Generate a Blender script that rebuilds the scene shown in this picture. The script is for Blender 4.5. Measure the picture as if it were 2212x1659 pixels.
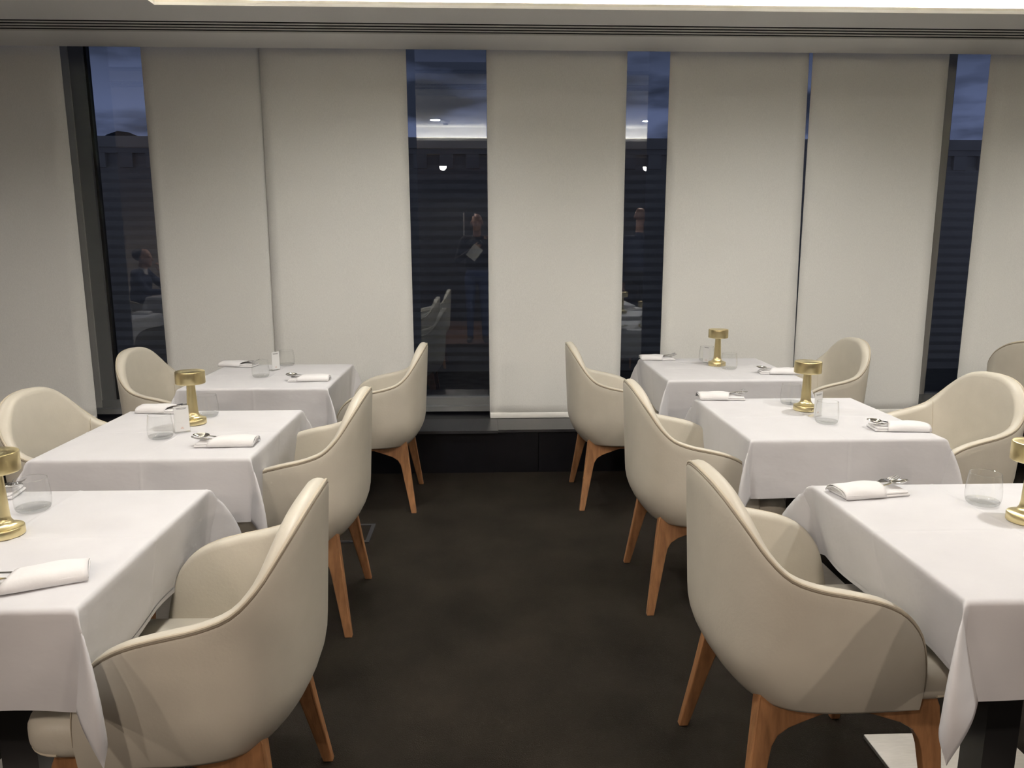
import bpy, bmesh, math, random
import numpy as np
from mathutils import Vector, Matrix

random.seed(7)
rng = np.random.RandomState(5)
for o in list(bpy.data.objects):
    bpy.data.objects.remove(o, do_unlink=True)
SC = bpy.context.scene
COL = SC.collection
R = math.radians

# ------------------------------------------------------------------ camera
CAM_H = 1.47
cd = bpy.data.cameras.new('camera')
cam = bpy.data.objects.new('camera', cd)
COL.objects.link(cam)
cam.location = (0, 0, CAM_H)
cam.rotation_euler = (R(90 - 10.6), 0, R(-2.1))
cd.sensor_fit = 'HORIZONTAL'
cd.sensor_width = 36.0
cd.lens = 36.0 * 1660.0 / 2212.0
cd.clip_start = 0.01
cd.clip_end = 300
SC.camera = cam

# ------------------------------------------------------------------ world (dusk sky)
W = bpy.data.worlds.new('dusk_sky')
SC.world = W
W.use_nodes = True
nt = W.node_tree
nt.nodes.clear()
tc = nt.nodes.new('ShaderNodeTexCoord')
sep = nt.nodes.new('ShaderNodeSeparateXYZ')
nt.links.new(tc.outputs['Generated'], sep.inputs[0])
ramp = nt.nodes.new('ShaderNodeValToRGB')
nt.links.new(sep.outputs['Z'], ramp.inputs[0])
e = ramp.color_ramp.elements
e[0].position = 0.0; e[0].color = (0.36, 0.39, 0.60, 1)
e[1].position = 0.6; e[1].color = (0.066, 0.076, 0.104, 1)
el = ramp.color_ramp.elements.new(0.15); el.color = (0.30, 0.34, 0.56, 1)
el = ramp.color_ramp.elements.new(0.24); el.color = (0.075, 0.085, 0.120, 1)
mp = nt.nodes.new('ShaderNodeMapping')
mp.inputs['Scale'].default_value = (2.2, 2.2, 9.0)
nt.links.new(tc.outputs['Generated'], mp.inputs[0])
nz = nt.nodes.new('ShaderNodeTexNoise')
nz.inputs['Scale'].default_value = 2.2
nz.inputs['Detail'].default_value = 5
nt.links.new(mp.outputs[0], nz.inputs['Vector'])
cr = nt.nodes.new('ShaderNodeValToRGB')
cr.color_ramp.elements[0].position = 0.48
cr.color_ramp.elements[1].position = 0.62
nt.links.new(nz.outputs['Fac'], cr.inputs[0])
mx = nt.nodes.new('ShaderNodeMixRGB')
mx.inputs['Color2'].default_value = (0.055, 0.062, 0.092, 1)
nt.links.new(cr.outputs[0], mx.inputs['Fac'])
nt.links.new(ramp.outputs[0], mx.inputs['Color1'])
bg = nt.nodes.new('ShaderNodeBackground')
bg.inputs['Strength'].default_value = 0.66
nt.links.new(mx.outputs[0], bg.inputs['Color'])
wo = nt.nodes.new('ShaderNodeOutputWorld')
nt.links.new(bg.outputs[0], wo.inputs['Surface'])

# ------------------------------------------------------------------ exposure
vs = SC.view_settings
vs.view_transform = 'Standard'
vs.look = 'None'
vs.exposure = 0.32
vs.gamma = 1.0
vs.use_curve_mapping = False

# light levels (the lamps themselves are built further down)
POWER_RECESS = 80.0
POWER_BEHIND = 95.0
LED = 260.0
COL_DOWN = (1.0, 0.965, 0.915)
COL_WARM = (1.0, 0.84, 0.70)

# ------------------------------------------------------------------ materials
MATS = {}
def mat(name, color, rough=0.6, metal=0.0, noise=None, bump=None, spec=0.5, emit=None, aniso=None, sheen=0.0):
    """noise=(scale, amount, stretch xyz)  bump=(scale, strength, stretch xyz)"""
    m = bpy.data.materials.new(name)
    m.use_nodes = True
    t = m.node_tree
    b = t.nodes['Principled BSDF']
    b.inputs['Base Color'].default_value = (*color, 1)
    b.inputs['Roughness'].default_value = rough
    b.inputs['Metallic'].default_value = metal
    b.inputs['Specular IOR Level'].default_value = spec
    if sheen:
        b.inputs['Sheen Weight'].default_value = sheen
        b.inputs['Sheen Roughness'].default_value = 0.5
    def coords(stretch):
        c = t.nodes.new('ShaderNodeTexCoord')
        mpn = t.nodes.new('ShaderNodeMapping')
        mpn.inputs['Scale'].default_value = stretch
        t.links.new(c.outputs['Object'], mpn.inputs[0])
        return mpn.outputs[0]
    if noise:
        s, amt, st = noise
        n = t.nodes.new('ShaderNodeTexNoise')
        n.inputs['Scale'].default_value = s
        n.inputs['Detail'].default_value = 6
        t.links.new(coords(st), n.inputs['Vector'])
        r = t.nodes.new('ShaderNodeValToRGB')
        r.color_ramp.elements[0].position = 0.3
        r.color_ramp.elements[1].position = 0.7
        lo = tuple(max(0, c * (1 - amt)) for c in color)
        hi = tuple(min(1, c * (1 + amt)) for c in color)
        r.color_ramp.elements[0].color = (*lo, 1)
        r.color_ramp.elements[1].color = (*hi, 1)
        t.links.new(n.outputs['Fac'], r.inputs[0])
        t.links.new(r.outputs[0], b.inputs['Base Color'])
    if bump:
        s, k, st = bump
        n = t.nodes.new('ShaderNodeTexNoise')
        n.inputs['Scale'].default_value = s
        n.inputs['Detail'].default_value = 4
        t.links.new(coords(st), n.inputs['Vector'])
        bn = t.nodes.new('ShaderNodeBump')
        bn.inputs['Strength'].default_value = k
        bn.inputs['Distance'].default_value = 0.01
        t.links.new(n.outputs['Fac'], bn.inputs['Height'])
        t.links.new(bn.outputs[0], b.inputs['Normal'])
    if emit:
        b.inputs['Emission Color'].default_value = (*emit[0], 1)
        b.inputs['Emission Strength'].default_value = emit[1]
    if aniso:
        b.inputs['Anisotropic'].default_value = aniso
        tg = t.nodes.new('ShaderNodeTangent')
        tg.direction_type = 'RADIAL'
        tg.axis = 'Z'
        t.links.new(tg.outputs[0], b.inputs['Tangent'])
    MATS[name] = m
    return m

mat('carpet', (0.0132, 0.0108, 0.0084), 0.95, noise=(3.0, 0.35, (1, 1, 1)), bump=(260, 0.35, (1, 1, 1)), spec=0.1)
mat('timber_floor', (0.12, 0.065, 0.04), 0.35, noise=(4, 0.3, (1, 10, 1)))
mat('ceiling_paint', (0.86, 0.86, 0.85), 0.9, bump=(40, 0.05, (1, 1, 1)), spec=0.2)
mat('recess_paint', (0.80, 0.78, 0.72), 0.9, spec=0.2)
mat('dark_ceiling', (0.12, 0.09, 0.08), 0.7)
mat('slot_dark', (0.015, 0.016, 0.02), 0.6)
mat('slot_bar', (0.60, 0.60, 0.58), 0.6)
mat('dark_panel', (0.006, 0.006, 0.008), 0.35, spec=0.3)
mat('sill_metal', (0.045, 0.045, 0.05), 0.32, metal=0.4)
mat('frame_metal', (0.20, 0.208, 0.215), 0.5, metal=0.2)
mat('pale_lit_metal', (0.52, 0.52, 0.50), 0.55, metal=0.2)  # paler than frame_metal; light falling on the right mullion is put into this colour
mat('gasket', (0.008, 0.008, 0.009), 0.6)
mat('side_wall', (0.62, 0.59, 0.55), 0.85)
mat('rear_wall', (0.016, 0.017, 0.022), 0.55)
mat('door_dark', (0.012, 0.013, 0.018), 0.4)
mat('steel', (0.62, 0.61, 0.60), 0.28, metal=1.0)
mat('polished_steel', (0.72, 0.71, 0.70), 0.10, metal=1.0)
mat('base_steel', (0.60, 0.58, 0.55), 0.42, metal=0.85, noise=(30, 0.06, (1, 8, 1)))
mat('black_metal', (0.012, 0.012, 0.013), 0.4)
mat('blind_fabric', (0.76, 0.765, 0.745), 0.9, noise=(420, 0.05, (1, 1, 0.25)), bump=(500, 0.12, (1, 1, 0.3)), spec=0.15)
mat('blind_bar', (0.78, 0.775, 0.745), 0.8)
mat('linen', (0.565, 0.565, 0.588), 0.85, noise=(9, 0.02, (1, 1, 1)), bump=(5, 0.5, (1, 1, 1.8)), spec=0.2, sheen=0.1)
mat('napkin_cloth', (0.68, 0.675, 0.685), 0.85, bump=(60, 0.10, (1, 1, 1)), spec=0.2)
mat('cream_leather', (0.530, 0.500, 0.430), 0.42, noise=(14, 0.03, (1, 1, 1)), bump=(120, 0.05, (1, 1, 1)), spec=0.4)
mat('cream_piping', (0.48, 0.43, 0.34), 0.5, spec=0.3)
mat('seam_shadow', (0.20, 0.165, 0.12), 0.8)
mat('oak', (0.275, 0.135, 0.060), 0.42, noise=(16, 0.30, (3.5, 3.5, 0.45)), bump=(40, 0.08, (3, 3, 0.3)))
mat('brushed_gold', (0.82, 0.71, 0.41), 0.30, metal=1.0, aniso=0.75, bump=(300, 0.02, (0.1, 0.1, 1)))
mat('card_white', (0.80, 0.80, 0.80), 0.6)
mat('print_grey', (0.22, 0.22, 0.23), 0.8)
mat('print_red', (0.55, 0.25, 0.16), 0.8)
mat('lens_glow', (1, 1, 1), 0.5, emit=((1.0, 0.95, 0.86), 60.0))
mat('lens_dim', (1, 1, 1), 0.5, emit=((1.0, 0.88, 0.72), 22.0))
mat('led_strip', (1, 1, 1), 0.5, emit=((1.0, 0.925, 0.80), LED))
mat('white_plastic', (0.75, 0.75, 0.74), 0.5)
mat('facade_wall', (0.72, 0.64, 0.54), 0.85, noise=(2, 0.12, (1, 1, 1)))
mat('facade_board', (0.78, 0.69, 0.57), 0.8, noise=(3, 0.15, (1, 1, 4)))
mat('paving', (0.16, 0.15, 0.14), 0.85, noise=(5, 0.3, (1, 1, 1)))
mat('hill', (0.05, 0.055, 0.07), 0.95)
mat('skin', (0.50, 0.29, 0.21), 0.5)
mat('hair_dark', (0.02, 0.017, 0.015), 0.7)
mat('jumper_dark', (0.018, 0.020, 0.030), 0.85)
mat('jumper_navy', (0.018, 0.030, 0.075), 0.85)
mat('shirt_white', (0.70, 0.70, 0.70), 0.8)
mat('denim', (0.035, 0.06, 0.16), 0.85)
mat('trousers_dark', (0.02, 0.02, 0.024), 0.85)
mat('shoe_dark', (0.018, 0.016, 0.015), 0.5)
mat('phone_body', (0.02, 0.02, 0.024), 0.25)
mat('paper', (0.78, 0.76, 0.70), 0.7)

def edge_factor(t, base, top, power):
    """reflectance that climbs from base (face on) to top (grazing), the same on both faces"""
    lw = t.nodes.new('ShaderNodeLayerWeight'); lw.inputs['Blend'].default_value = 0.5
    pw = t.nodes.new('ShaderNodeMath'); pw.operation = 'POWER'; pw.inputs[1].default_value = power
    t.links.new(lw.outputs['Facing'], pw.inputs[0])
    mr = t.nodes.new('ShaderNodeMapRange')
    mr.inputs['To Min'].default_value = base; mr.inputs['To Max'].default_value = top
    t.links.new(pw.outputs[0], mr.inputs['Value'])
    return mr.outputs['Result']

def thin_glass(name, base, tint):
    m = bpy.data.materials.new(name)
    m.use_nodes = True
    t = m.node_tree
    t.nodes.clear()
    a = t.nodes.new('ShaderNodeBsdfTransparent'); a.inputs[0].default_value = (*tint, 1)
    g = t.nodes.new('ShaderNodeBsdfGlossy'); g.inputs['Roughness'].default_value = 0.01
    x = t.nodes.new('ShaderNodeMixShader')
    t.links.new(edge_factor(t, base, 0.75, 3.5), x.inputs[0]); t.links.new(a.outputs[0], x.inputs[1]); t.links.new(g.outputs[0], x.inputs[2])
    o = t.nodes.new('ShaderNodeOutputMaterial'); t.links.new(x.outputs[0], o.inputs['Surface'])
    MATS[name] = m
thin_glass('tumbler_glass', 0.035, (0.985, 0.99, 0.988))
thin_glass('acrylic', 0.02, (0.992, 0.995, 0.995))
thin_glass('solid_glass', 0.11, (0.97, 0.975, 0.972))

# coated double glazing: partly mirror, partly see-through
m = bpy.data.materials.new('window_glass')
m.use_nodes = True
t = m.node_tree
t.nodes.clear()
tr = t.nodes.new('ShaderNodeBsdfTransparent'); tr.inputs[0].default_value = (0.66, 0.70, 0.74, 1)
gl = t.nodes.new('ShaderNodeBsdfGlossy'); gl.inputs['Roughness'].default_value = 0.0
gl.inputs['Color'].default_value = (0.92, 0.95, 1.0, 1)
mxs = t.nodes.new('ShaderNodeMixShader')
t.links.new(edge_factor(t, 0.125, 0.9, 5.0), mxs.inputs[0])
t.links.new(tr.outputs[0], mxs.inputs[1]); t.links.new(gl.outputs[0], mxs.inputs[2])
oo = t.nodes.new('ShaderNodeOutputMaterial'); t.links.new(mxs.outputs[0], oo.inputs['Surface'])
MATS['window_glass'] = m

# ------------------------------------------------------------------ helpers
def link(o, parent=None):
    COL.objects.link(o)
    if parent is not None:
        o.parent = parent
    return o

def tag(o, label=None, cat=None, group=None, kind=None):
    if label: o['label'] = label
    if cat: o['category'] = cat
    if group: o['group'] = group
    if kind: o['kind'] = kind
    return o

def empty(name, loc=(0, 0, 0), rz=0.0, parent=None):
    o = bpy.data.objects.new(name, None)
    o.empty_display_size = 0.1
    o.location = loc
    o.rotation_euler = (0, 0, rz)
    return link(o, parent)

def mesh_obj(name, verts, faces, material, parent=None, smooth=False, loc=None, mats=None, fmat=None):
    me = bpy.data.meshes.new(name)
    me.from_pydata([tuple(map(float, v)) for v in verts], [], faces)
    me.update()
    for mm in ([material] if mats is None else mats):
        me.materials.append(MATS[mm])
    if fmat is not None:
        me.polygons.foreach_set('material_index', fmat)
    if smooth:
        me.polygons.foreach_set('use_smooth', [True] * len(me.polygons))
    o = bpy.data.objects.new(name, me)
    if loc is not None:
        o.location = loc
    return link(o, parent)

class MB:
    """collects shapes into one mesh"""
    def __init__(s):
        s.v = []; s.f = []
    def add(s, v, f):
        n = len(s.v)
        s.v += [tuple(map(float, p)) for p in v]
        s.f += [tuple(i + n for i in q) for q in f]
    def box(s, x0, x1, y0, y1, z0, z1):
        s.add([(x0, y0, z0), (x1, y0, z0), (x1, y1, z0), (x0, y1, z0), (x0, y0, z1), (x1, y0, z1), (x1, y1, z1), (x0, y1, z1)],
              [(0, 3, 2, 1), (4, 5, 6, 7), (0, 1, 5, 4), (1, 2, 6, 5), (2, 3, 7, 6), (3, 0, 4, 7)])
        return s
    def lathe(s, prof, n=32, cap0=True, cap1=True, c=(0, 0, 0)):
        v = []; f = []
        for r, z in prof:
            for k in range(n):
                a = 2 * math.pi * k / n
                v.append((c[0] + r * math.cos(a), c[1] + r * math.sin(a), c[2] + z))
        m_ = len(prof)
        for i in range(m_ - 1):
            for k in range(n):
                k2 = (k + 1) % n
                f.append((i * n + k, i * n + k2, (i + 1) * n + k2, (i + 1) * n + k))
        if cap0: f.append(tuple(range(n - 1, -1, -1)))
        if cap1: f.append(tuple((m_ - 1) * n + k for k in range(n)))
        s.add(v, f)
        return s
    def tube(s, pts, r, n=8, closed=False):
        pts = [Vector(p) for p in pts]
        N = len(pts)
        rr = r if hasattr(r, '__len__') else [r] * N
        v = []; f = []
        up = None
        for i in range(N):
            a = pts[i - 1] if (i > 0 or closed) else pts[i]
            b = pts[(i + 1) % N] if (i < N - 1 or closed) else pts[i]
            d = (b - a)
            d = d.normalized() if d.length > 1e-9 else Vector((0, 0, 1))
            if up is None:
                up = Vector((0, 0, 1)) if abs(d.z) < 0.9 else Vector((1, 0, 0))
            x = d.cross(up)
            if x.length < 1e-6: x = d.orthogonal()
            x.normalize()
            y = x.cross(d).normalized()
            up = y
            for k in range(n):
                t_ = 2 * math.pi * k / n
                v.append(pts[i] + (x * math.cos(t_) + y * math.sin(t_)) * rr[i])
        M_ = N if closed else N - 1
        for i in range(M_):
            j = (i + 1) % N
            for k in range(n):
                k2 = (k + 1) % n
                f.append((i * n + k, i * n + k2, j * n + k2, j * n + k))
        if not closed:
            f.append(tuple(range(n - 1, -1, -1)))
            f.append(tuple((N - 1) * n + k for k in range(n)))
        s.add(v, f)
        return s
    def slab(s, outline, z0, z1, r=0.01, seg=4, crown=0.0):
        """rounded slab over a convex plan outline (ccw)"""
        P = np.array(outline, float)
        n = len(P)
        e1 = np.roll(P, -1, 0) - P
        e0 = P - np.roll(P, 1, 0)
        e1 /= np.linalg.norm(e1, axis=1)[:, None] + 1e-12
        e0 /= np.linalg.norm(e0, axis=1)[:, None] + 1e-12
        nrm = np.stack([(e0 + e1)[:, 1], -(e0 + e1)[:, 0]], 1)
        nrm /= np.linalg.norm(nrm, axis=1)[:, None] + 1e-12
        rows = []
        for k in range(seg + 1):
            a = math.pi / 2 * k / seg
            rows.append((r * (1 - math.sin(a)), z0 + r * (1 - math.cos(a))))
        for k in range(seg + 1):
            a = math.pi / 2 * k / seg
            rows.append((r * (1 - math.cos(a)), z1 - r * (1 - math.sin(a))))
        v = []; f = []
        for ins, z in rows:
            q = P - nrm * ins
            v += [(x, y, z) for x, y in q]
        c = P.mean(0)
        m_ = len(rows)
        if crown:
            for frac in (0.75, 0.5, 0.25):
                q = c + (P - nrm * r - c) * frac
                v += [(x, y, z1 + crown * (1 - frac ** 2)) for x, y in q]
            m_ += 3
        for i in range(m_ - 1):
            for k in range(n):
                k2 = (k + 1) % n
                f.append((i * n + k, i * n + k2, (i + 1) * n + k2, (i + 1) * n + k))
        f.append(tuple(range(n - 1, -1, -1)))
        f.append(tuple((m_ - 1) * n + k for k in range(n)))
        s.add(v, f)
        return s
    def prism_y(s, prof, yfun0, yfun1):
        """profile in x,z extruded between two y functions of z"""
        n = len(prof)
        v = [(x, yfun0(z), z) for x, z in prof] + [(x, yfun1(z), z) for x, z in prof]
        f = [tuple(range(n)), tuple(range(2 * n - 1, n - 1, -1))]
        for k in range(n):
            k2 = (k + 1) % n
            f.append((k, k + n, k2 + n, k2))
        s.add(v, f)
        return s
    def build(s, name, material, parent=None, smooth=False, loc=None):
        o = mesh_obj(name, s.v, s.f, material, parent, False, loc)
        bm = bmesh.new(); bm.from_mesh(o.data)
        bmesh.ops.recalc_face_normals(bm, faces=bm.faces)
        bm.to_mesh(o.data); bm.free()
        if smooth:
            o.data.polygons.foreach_set('use_smooth', [True] * len(o.data.polygons))
            o.data.set_sharp_from_angle(angle=R(38))
        return o

def rrect(x0, x1, y0, y1, r, n=5):
    """rounded rectangle outline; r scalar or 4 radii (x1y1, x0y1, x0y0, x1y0)"""
    if not hasattr(r, '__len__'): r = [r] * 4
    cs = [(x1, y1, 0), (x0, y1, 90), (x0, y0, 180), (x1, y0, 270)]
    out = []
    for (cx, cy, a0), q in zip(cs, r):
        ox = cx - q if cx == x1 else cx + q
        oy = cy - q if cy == y1 else cy + q
        for k in range(n + 1):
            a = R(a0 + 90 * k / n)
            out.append((ox + q * math.cos(a), oy + q * math.sin(a)))
    return out

def copy_tree(o, parent=None):
    c = o.copy()
    COL.objects.link(c)
    c.parent = parent
    for ch in list(o.children):
        copy_tree(ch, c)
    return c

def spline(ctrl, n):
    """Catmull-Rom through control rows, n samples"""
    P = np.array(ctrl, float)
    m_ = len(P)
    P2 = np.vstack([2 * P[0] - P[1], P, 2 * P[-1] - P[-2]])
    out = []
    for t_ in np.linspace(0, m_ - 1, n):
        i = min(int(t_), m_ - 2); u = t_ - i
        p0, p1, p2, p3 = P2[i], P2[i + 1], P2[i + 2], P2[i + 3]
        out.append(0.5 * ((2 * p1) + (-p0 + p2) * u + (2 * p0 - 5 * p1 + 4 * p2 - p3) * u * u + (-p0 + 3 * p1 - 3 * p2 + p3) * u ** 3))
    return np.array(out)

# ================================================================== STRUCTURE
XL, XR = -6.6, 6.2        # side walls
YB = -3.4                 # wall behind the camera
YP = 4.76                 # face of the low wall under the windows
YBL = 5.10                # blinds
YG = 5.42                 # glass
ZC = 2.63                 # ceiling by the windows

fl = MB().box(XL, XR, -0.15, YP + 0.02, -0.1, 0).build('floor', 'carpet')
tag(fl, kind='structure')
ft = MB().box(XL, XR, YB, -0.15, -0.1, 0.002).build('floor_timber', 'timber_floor')
tag(ft, kind='structure')

# ceiling: lower plaster ceiling around a lit recess
RX0, RX1, RY0, RY1 = -1.64, 5.2, 1.34, 4.20
SLY0, SLY1 = 4.49, 4.715
ce = empty('ceiling'); tag(ce, kind='structure')
CT = 0.014
RH = 0.17
s = MB()
s.box(XL, XR, RY1, SLY0, ZC, ZC + CT)                     # strip between recess and air slots
s.box(XL, XR, SLY1, YBL - 0.03, ZC, ZC + CT)              # strip between slots and blinds
s.box(XL, RX0, RY0, RY1, ZC, ZC + CT)
s.box(RX1, XR, RY0, RY1, ZC, ZC + CT)
s.box(XL, XR, 0.45, RY0, ZC, ZC + CT)
s.build('lower_ceiling', 'ceiling_paint', ce)
MB().box(RX0 - 0.16, RX1 + 0.16, RY0 - 0.16, RY1 + 0.16, ZC + RH, ZC + RH + 0.06).build('recess_ceiling', 'recess_paint', ce)
s = MB()
s.box(RX0 - 0.16, RX1 + 0.16, RY1 + 0.13, RY1 + 0.16, ZC + CT, ZC + RH)
s.box(RX0 - 0.16, RX1 + 0.16, RY0 - 0.16, RY0 - 0.13, ZC + CT, ZC + RH)
s.box(RX0 - 0.16, RX0 - 0.13, RY0 - 0.13, RY1 + 0.13, ZC + CT, ZC + RH)
s.box(RX1 + 0.13, RX1 + 0.16, RY0 - 0.13, RY1 + 0.13, ZC + CT, ZC + RH)
s.build('cove_face', 'recess_paint', ce)
s = MB()                                                  # small upstand that hides the light strip
s.box(RX0, RX1, RY1, RY1 + 0.010, ZC + CT, ZC + CT + 0.014)
s.box(RX0, RX1, RY0 - 0.010, RY0, ZC + CT, ZC + CT + 0.014)
s.box(RX0 - 0.010, RX0, RY0 - 0.010, RY1 + 0.010, ZC + CT, ZC + CT + 0.014)
s.box(RX1, RX1 + 0.010, RY0 - 0.010, RY1 + 0.010, ZC + CT, ZC + CT + 0.014)
s.build('cove_lip', 'recess_paint', ce)
MB().box(XL, XR, SLY1 - 0.002, SLY1, ZC + 0.0006, ZC + 0.09).build('slot_lining', 'slot_dark', ce)
MB().box(XL, XR, SLY0, SLY0 + 0.002, ZC + 0.0006, ZC + 0.09).build('slot_lining', 'slot_dark', ce)
MB().box(XL, XR, YB, 0.45, ZC - 0.10, ZC).build('rear_ceiling', 'dark_ceiling', ce)
MB().box(XL, XR, YBL - 0.03, YG + 0.1, ZC + 0.24, ZC + 0.30).build('blind_pocket', 'dark_panel', ce)
MB().box(XL, XR, SLY0, SLY1, ZC + 0.09, ZC + 0.10).build('slot_back', 'slot_dark', ce)
# led strips hidden behind the lip
s = MB()
zl0, zl1 = ZC + CT, ZC + CT + 0.004
s.box(RX0, RX1, RY1 + 0.085, RY1 + 0.105, zl0, zl1)
s.box(RX0, RX1, RY0 - 0.105, RY0 - 0.085, zl0, zl1)
s.box(RX0 - 0.105, RX0 - 0.085, RY0, RY1, zl0, zl1)
s.box(RX1 + 0.085, RX1 + 0.105, RY0, RY1, zl0, zl1)
led = s.build('led_strip', 'led_strip')
tag(led, 'warm white light strip hidden behind the lip of the ceiling recess', 'light strip')

# linear air slots
sd = empty('slot_diffuser', (0, (SLY0 + SLY1) / 2, ZC))
tag(sd, 'long linear air diffuser with dark slots running along the ceiling by the windows', 'air vent')
ny = 4
gap = 0.026
pitch = (SLY1 - SLY0) / ny
for k in range(ny):
    y0 = SLY0 - (SLY0 + SLY1) / 2 + k * pitch + gap
    MB().box(XL, XR, y0, y0 + pitch - gap, 0.0, 0.0015).build('slat', 'slot_bar', sd)

# walls
tag(MB().box(XL - 0.1, XL, YB, YG + 0.2, -0.1, 3.0).build('wall_left', 'side_wall'), kind='structure')
tag(MB().box(XR, XR + 0.1, YB, YG + 0.2, -0.1, 3.0).build('wall_right', 'side_wall'), kind='structure')
wb = empty('wall_back', (0, YB, 0)); tag(wb, kind='structure')
MB().box(-4.4, XR, -0.1, 0.0, -0.1, 3.0).build('dark_wall', 'rear_wall', wb)
MB().box(XL, -4.4, -0.1, 0.0, -0.1, 3.0).build('pale_wall', 'side_wall', wb)

# low wall below the windows: black panels and a dark sill
lw_ = empty('wall_window', (0, YP, 0)); tag(lw_, kind='structure')
MB().box(XL, XR, 0.02, YG + 0.2 - YP, -0.1, 0.265).build('wall_core', 'dark_panel', lw_)
xs = [XL, -4.33, -2.55, -0.75, 0.345, 1.75, 3.3, XR]
for a, b in zip(xs[:-1], xs[1:]):
    MB().box(a + 0.002, b - 0.002, -0.0, 0.019, 0.0, 0.262).build('panel', 'dark_panel', lw_)
MB().box(XL, 0.085, -0.03, 0.30, 0.266, 0.284).build('sill_board', 'sill_metal', lw_)
MB().box(0.087, XR, -0.008, 0.30, 0.266, 0.284).build('sill_board', 'sill_metal', lw_)

# windows
MX = [XL, -4.55, -2.60, -0.73, 1.55, 3.13, 4.9, XR]
for i in range(len(MX) - 1):
    a, b = MX[i], MX[i + 1]
    w = empty('window_%d' % (i + 1), ((a + b) / 2, YG, 0.284))
    tag(w, kind='structure')
    cx = (a + b) / 2
    MB().box(a - cx + 0.03, b - cx - 0.03, -0.004, 0.004, 0.07, 2.61).build('pane', 'window_glass', w)
    MB().box(a - cx, b - cx, -0.12, 0.03, 0.0, 0.035).build('bottom_rail', 'frame_metal', w)
    MB().box(a - cx, b - cx, -0.06, 0.03, 0.035, 0.085).build('glazing_bead', 'frame_metal', w)
    MB().box(a - cx, b - cx, -0.06, 0.03, 2.575, 2.62).build('top_rail', 'gasket', w)
for i, x in enumerate(MX[1:-1]):
    mn = empty('trim_%d' % (i + 1), (x, YG, 0.284)); tag(mn, kind='structure')
    lo, hi = {1: (-0.15, 0.015), 4: (-0.08, 0.066)}.get(i, (-0.03, 0.03))
    mm_ = 'pale_lit_metal' if i == 4 else 'frame_metal'  # right mullion gets the brightened grey, its light painted in
    MB().box(lo, hi, -0.05, 0.03, 0.035, 2.61).build('mullion', mm_, mn)
    MB().box(hi, hi + 0.016, -0.025, 0.02, 0.07, 2.61).build('gasket', 'gasket', mn)
    MB().box(lo - 0.014, lo, -0.025, 0.02, 0.07, 2.61).build('gasket', 'gasket', mn)
    if i == 1:
        MB().box(lo + 0.012, lo + 0.078, -0.065, -0.05, 0.035, 2.61).build('side_channel', 'pale_lit_metal', mn)

# ================================================================== ROLLER BLINDS
def blind(x0t, x1t, x0b, x1b, yoff, label, zb=0.290):
    o = empty('roller_blind', ((x0t + x1t) / 2, YBL + yoff, zb))
    tag(o, label, 'blind', 'roller blinds across the windows')
    cx = (x0t + x1t) / 2
    nx, nz_ = 14, 30
    H_ = 2.80 - zb
    v = []; f = []
    for j in range(nz_ + 1):
        q = j / nz_
        a = x0b + (x0t - x0b) * q - cx; b = x1b + (x1t - x1b) * q - cx
        for i in range(nx + 1):
            u = i / nx
            x = a + (b - a) * u
            bow = 0.004 * math.sin(u * math.pi) * (1 - q) + 0.0025 * math.sin(5 * u + 3 * q + x0t * 7)
            v.append((x, bow, q * H_))
    for j in range(nz_):
        for i in range(nx):
            k = j * (nx + 1) + i
            f.append((k, k + 1, k + nx + 2, k + nx + 1))
    fb = mesh_obj('fabric', v, f, 'blind_fabric', o, True)
    md = fb.modifiers.new('thick', 'SOLIDIFY'); md.thickness = 0.0016
    bar = MB()
    prof = [(0.0, -0.010), (0.004, -0.012), (0.009, -0.008), (0.010, 0.0), (0.009, 0.022), (0.004, 0.028), (0, 0.028)]
    a, b = x0b - cx, x1b - cx
    n = len(prof)
    pts = [(-p, z) for p, z in prof] + [(p * 0.6, z) for p, z in prof[::-1]][1:-1]
    n = len(pts)
    bar.add([(a + 0.004, y, z) for y, z in pts] + [(b - 0.004, y, z) for y, z in pts],
            [tuple(range(n)), tuple(range(2 * n - 1, n - 1, -1))] + [(k, k + n, (k + 1) % n + n, (k + 1) % n) for k in range(n)])
    bar.build('bottom_bar', 'blind_bar', o, True)
    return o
blind(-4.10, -2.585, -4.10, -2.585, 0.0, 'grey-white roller blind at the far left, left of the grey window post')
blind(-2.105, -1.372, -2.095, -1.372, 0.012, 'narrower roller blind right of the left dark window gap, its right edge tucked behind')
blind(-1.376, -0.474, -1.383, -0.466, -0.004, 'roller blind left of the central dark window gap, behind the far left table')
blind(0.026, 0.913, 0.036, 0.921, 0.0, 'roller blind between the two middle dark gaps, facing the aisle')
blind(1.184, 2.070, 1.190, 2.112, 0.0, 'roller blind directly behind the gold lamp of the far right table')
blind(2.099, 2.985, 2.116, 3.010, 0.010, 'roller blind behind the cream chair on the right of the far right table')
blind(3.252, 4.70, 3.258, 4.70, 0.0, 'roller blind at the far right edge, beyond the last dark gap')

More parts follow.
